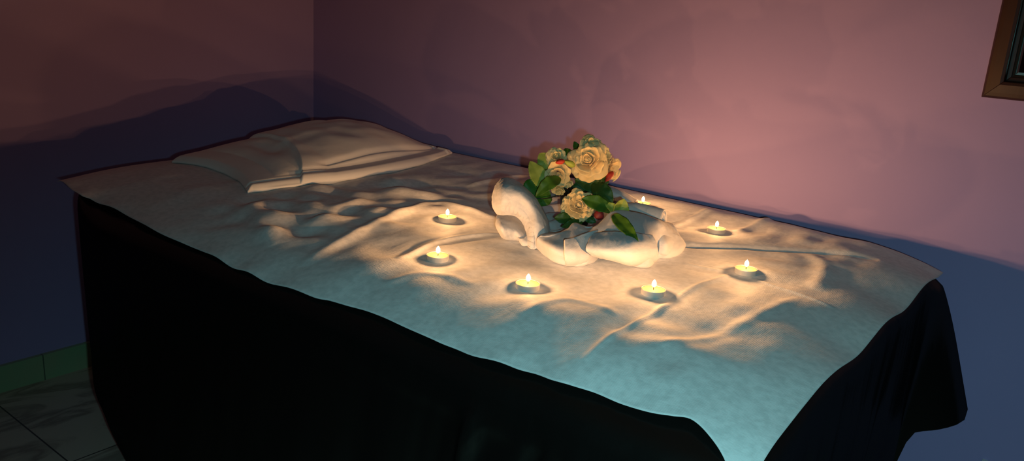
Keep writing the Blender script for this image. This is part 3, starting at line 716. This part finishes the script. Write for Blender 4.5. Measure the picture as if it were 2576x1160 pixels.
rose([(-0.8106, 1.3119, 0.8954)][0], dirv(1, .15, .35), .0230, OPEN, M_petal2, 2)
rose([(-0.8000, 1.3329, 0.8765)][0], dirv(.8, .6, .3), .0270, OPEN, M_petal2, 12)
rose([(-0.8500, 1.2638, 0.8413)][0], dirv(.9, -.05, -.35), .0300, FLARE, M_petal, 3)
rose([(-0.8644, 1.2753, 0.8688)][0], dirv(1, -.1, .3), .0215, OPEN, M_petal2, 4)
rose([(-0.8420, 1.2602, 0.8136)][0], dirv(.9, -.1, -.5), .0215, BUD, M_petal2, 5)
rose([(-0.7876, 1.2488, 0.7931)][0], dirv(1, .0, .15), .0350, PEONY, M_petal, 6)
rose([(-0.7920, 1.3558, 0.8502)][0], dirv(.7, .9, -.05), .0270, FLARE, M_petal, 7)
rose([(-0.8386, 1.2804, 0.8272)][0], dirv(.6, .2, -.8), .0190, BUD, M_petal2, 8)

def leaf(base, tip, width, m, bend=.12, roll=0., fold=.25, serr=.05, name='leaf', face=None, wide=.42):
    B = Vector(base); Tp = Vector(tip); L = (Tp - B).length; t = (Tp - B).normalized()
    n0 = Vector(face) if face else toward
    side = t.cross(n0).normalized(); nn = side.cross(t).normalized()
    Rm = Matrix.Rotation(roll, 3, t); side = Rm @ side; nn = Rm @ nn
    V = []; nu, nv = 13, 34
    for i in range(nu):
        u = -1 + 2 * i / (nu - 1)
        for j in range(nv):
            v = j / (nv - 1)
            w = width / 2 * (math.sin(PI * v ** (math.log(.5) / math.log(wide))) ** .75 + .03 * (1 - v))
            if abs(u) > .99: w *= 1 + serr * (1 if j % 2 else -1)
            p = B + t * (L * v) + side * (u * w) + nn * (fold * abs(u) * w + bend * L * math.sin(PI * v)) + nn * (.0012 * math.sin(v * 22) * u * u)
            V.append(p)
    return pmesh(name, (V, grid_faces(nu, nv)), m, sol=.0006)

LV = [  # base px, tip px (with depth), width, material, bend, roll, fold
 ([(-0.8639, 1.2426, 0.8103), (-0.9032, 1.2424, 0.8580)], .033, M_leafl, .08, .2, .25, .06, .45),
 ([(-0.8696, 1.2755, 0.8428), (-0.9006, 1.2684, 0.8715)], .031, M_leafl, .10, -.2, .2, .06, .55),
 ([(-0.8721, 1.2584, 0.8177), (-0.8924, 1.2142, 0.7900)], .050, M_leaf, .10, .1, .1, .02, .55),
 ([(-0.8362, 1.2527, 0.8358), (-0.8575, 1.2054, 0.8011)], .026, M_leaf, .22, .3, .25, .05, .42),
 ([(-0.8620, 1.2506, 0.8103), (-0.8651, 1.2248, 0.7797)], .036, M_leaf, .05, -.4, .2, .02, .5),
 ([(-0.8391, 1.2971, 0.8581), (-0.8641, 1.3000, 0.8836)], .028, M_leaf, .1, -.5, .2, .05, .5),
 ([(-0.8505, 1.3420, 0.8627), (-0.8715, 1.3430, 0.8929)], .020, M_leaf, .05, .2, .3, .05, .4),
 ([(-0.7253, 1.2796, 0.7841), (-0.7730, 1.2333, 0.8104)], .030, M_leaf, .12, .35, .25, .05, .60),
 ([(-0.7148, 1.2799, 0.7809), (-0.7413, 1.2622, 0.8064)], .018, M_leafl, .1, .3, .3, .03, .5),
 ([(-0.7192, 1.2701, 0.7808), (-0.7113, 1.2815, 0.8155)], .030, M_leafl, .05, .3, .5, .03, .5),
 ([(-0.6867, 1.2047, 0.8026), (-0.6098, 1.1629, 0.7765)], .024, M_leaf, .03, -.15, .22, .02, .40),
 ([(-0.7911, 1.2483, 0.7616), (-0.8162, 1.2124, 0.7684)], .022, M_leafd, .15, .2, .2, .02, .6),
 ([(-0.7768, 1.2534, 0.7638), (-0.7939, 1.2054, 0.7559)], .017, M_leafd, .08, .2, .2, .02, .5),
 ([(-0.7811, 1.3254, 0.8131), (-0.8254, 1.2850, 0.8306)], .030, M_leafd, .10, .1, .2, .04, .5),
 ([(-0.7942, 1.3007, 0.8265), (-0.7427, 1.2972, 0.7979)], .034, M_leafd, .10, -.1, .2, .03, .5),
 ([(-0.8308, 1.2886, 0.8150), (-0.7995, 1.3232, 0.8282)], .026, M_leafd, .12, .2, .2, .04, .5),
 ([(-0.7996, 1.3254, 0.8160), (-0.7912, 1.3522, 0.8380)], .022, M_leafd, .12, .2, .2, .04, .5),
 ([(-0.7882, 1.2669, 0.7716), (-0.7598, 1.2718, 0.7612)], .016, M_leafd, .12, .2, .2, .04, .5),
]
for (bt, w, m, bend, ro, fo, se, wd) in LV: leaf(bt[0], bt[1], w, m, bend, ro, fo, se, wide=wd)

def bud(base, tip, r, m, name='bud'):
    B = Vector(base); T_ = Vector(tip); t = (T_ - B)
    pts = [B + t * k for k in (0, .15, .35, .6, .8, .95, 1)]
    return pmesh(name, tube(pts, [r * .3, r * .8, r, r * .9, r * .6, r * .25, r * .03], 12), m)
b1 = [(-0.8116, 1.2608, 0.8621), (-0.8251, 1.2447, 0.8714), (-0.8356, 1.2303, 0.8674)]
bud(b1[0], b1[1], .0065, M_leafl, 'bud'); bud(b1[1], b1[2], .0050, M_red, 'bud_tip')['label'] = 'red bud tip'
b2 = [(-0.7753, 1.3418, 0.8483), (-0.7802, 1.3253, 0.8298)]
bud(b2[0], b2[1], .0060, M_red)['label'] = 'red bud at the right'
b3 = [(-0.7846, 1.3855, 0.8449), (-0.7904, 1.3706, 0.8215)]
bud(b3[0], b3[1], .0050, M_petal2)
b4 = [(-0.7542, 1.2763, 0.7810), (-0.7539, 1.2605, 0.7721)]
bud(b4[0], b4[1], .010, M_dred)['label'] = 'dark red bud low between the leaves'
crown = Vector((PX, PY, PZ + .05))
def stem(pts, r=.0014): pmesh('stem', tube([tuple(p) for p in spline([tuple(q) for q in pts], 14)], r, 6), M_wire)
for tgt in ([(-0.8188, 1.3234, 0.8524), (-0.8378, 1.3554, 0.8738), (-0.8658, 1.2878, 0.8326), (-0.8858, 1.2987, 0.8518), (-0.8574, 1.2839, 0.8028), (-0.8136, 1.2902, 0.7817), (-0.8042, 1.3697, 0.8417), (-0.7267, 1.2780, 0.7826), (-0.8752, 1.2539, 0.8035), (-0.8819, 1.2926, 0.8252), (-0.8543, 1.3194, 0.8428)]):
    T_ = Vector(tgt); mid = (crown + T_) / 2 + Vector((0, 0, .018)); stem([crown, mid, T_], .0016)
w1 = [(-0.8726, 1.2178, 0.7948), (-0.8556, 1.2306, 0.7948), (-0.8460, 1.2520, 0.7983), (-0.8425, 1.2769, 0.8065)]; stem(w1, .0011)
w2 = [(-0.7844, 1.3300, 0.8340), (-0.7791, 1.3277, 0.8155), (-0.7666, 1.3207, 0.8055), (-0.7526, 1.3173, 0.8024)]; stem(w2, .0009)
w3 = [(-0.7916, 1.3224, 0.8273), (-0.7850, 1.3228, 0.8143), (-0.7693, 1.3191, 0.8067)]; stem(w3, .0009)
w4 = [(-0.7202, 1.2709, 0.7851), (-0.7458, 1.2656, 0.7883), (-0.7656, 1.2649, 0.7728)]; stem(w4, .0012)

# ------------------------------------------------------------ light and camera
w = bpy.data.worlds.new('World'); bpy.context.scene.world = w; w.use_nodes = True
w.node_tree.nodes['Background'].inputs[0].default_value = (.02, .025, .03, 1); w.node_tree.nodes['Background'].inputs[1].default_value = .1

R = [[0.786471, 0.614195, 0.065019], [-0.211979, 0.169552, 0.962454], [0.58011, -0.770725, 0.263544]]
camd = bpy.data.cameras.new('Camera'); cam = bpy.data.objects.new('Camera', camd); C.objects.link(cam)
camd.sensor_fit = 'HORIZONTAL'; camd.sensor_width = 36; camd.lens = 2025.157 / 2576 * 36; camd.clip_start = .02
r_, u_, b_ = [Vector(q) for q in R]
loc_ = Vector((0, 0, 1.137))
cam.matrix_world = Matrix(((r_.x, u_.x, b_.x, loc_.x), (r_.y, u_.y, b_.y, loc_.y), (r_.z, u_.z, b_.z, loc_.z), (0, 0, 0, 1)))
bpy.context.scene.camera = cam

# the phone torch beside the lens: small, cool, facing the bed
tl = bpy.data.lights.new('torch_light', 'SPOT'); tl.energy = 29.5; tl.color = (.40, .96, 1.0)
tl.spot_size = math.radians(124); tl.spot_blend = 1; tl.shadow_soft_size = .010
to = bpy.data.objects.new('torch_light', tl); C.objects.link(to)
to.location = loc_ + r_ * .048 - u_ * .036 + b_ * .01
to.rotation_euler = (Vector((-.17, .58, .47)) - to.location).to_track_quat('-Z', 'Y').to_euler()

sc = bpy.context.scene
sc.view_settings.view_transform = 'Standard'; sc.view_settings.look = 'None'; sc.view_settings.gamma = 1
sc.view_settings.use_curve_mapping = False; sc.view_settings.exposure = 0
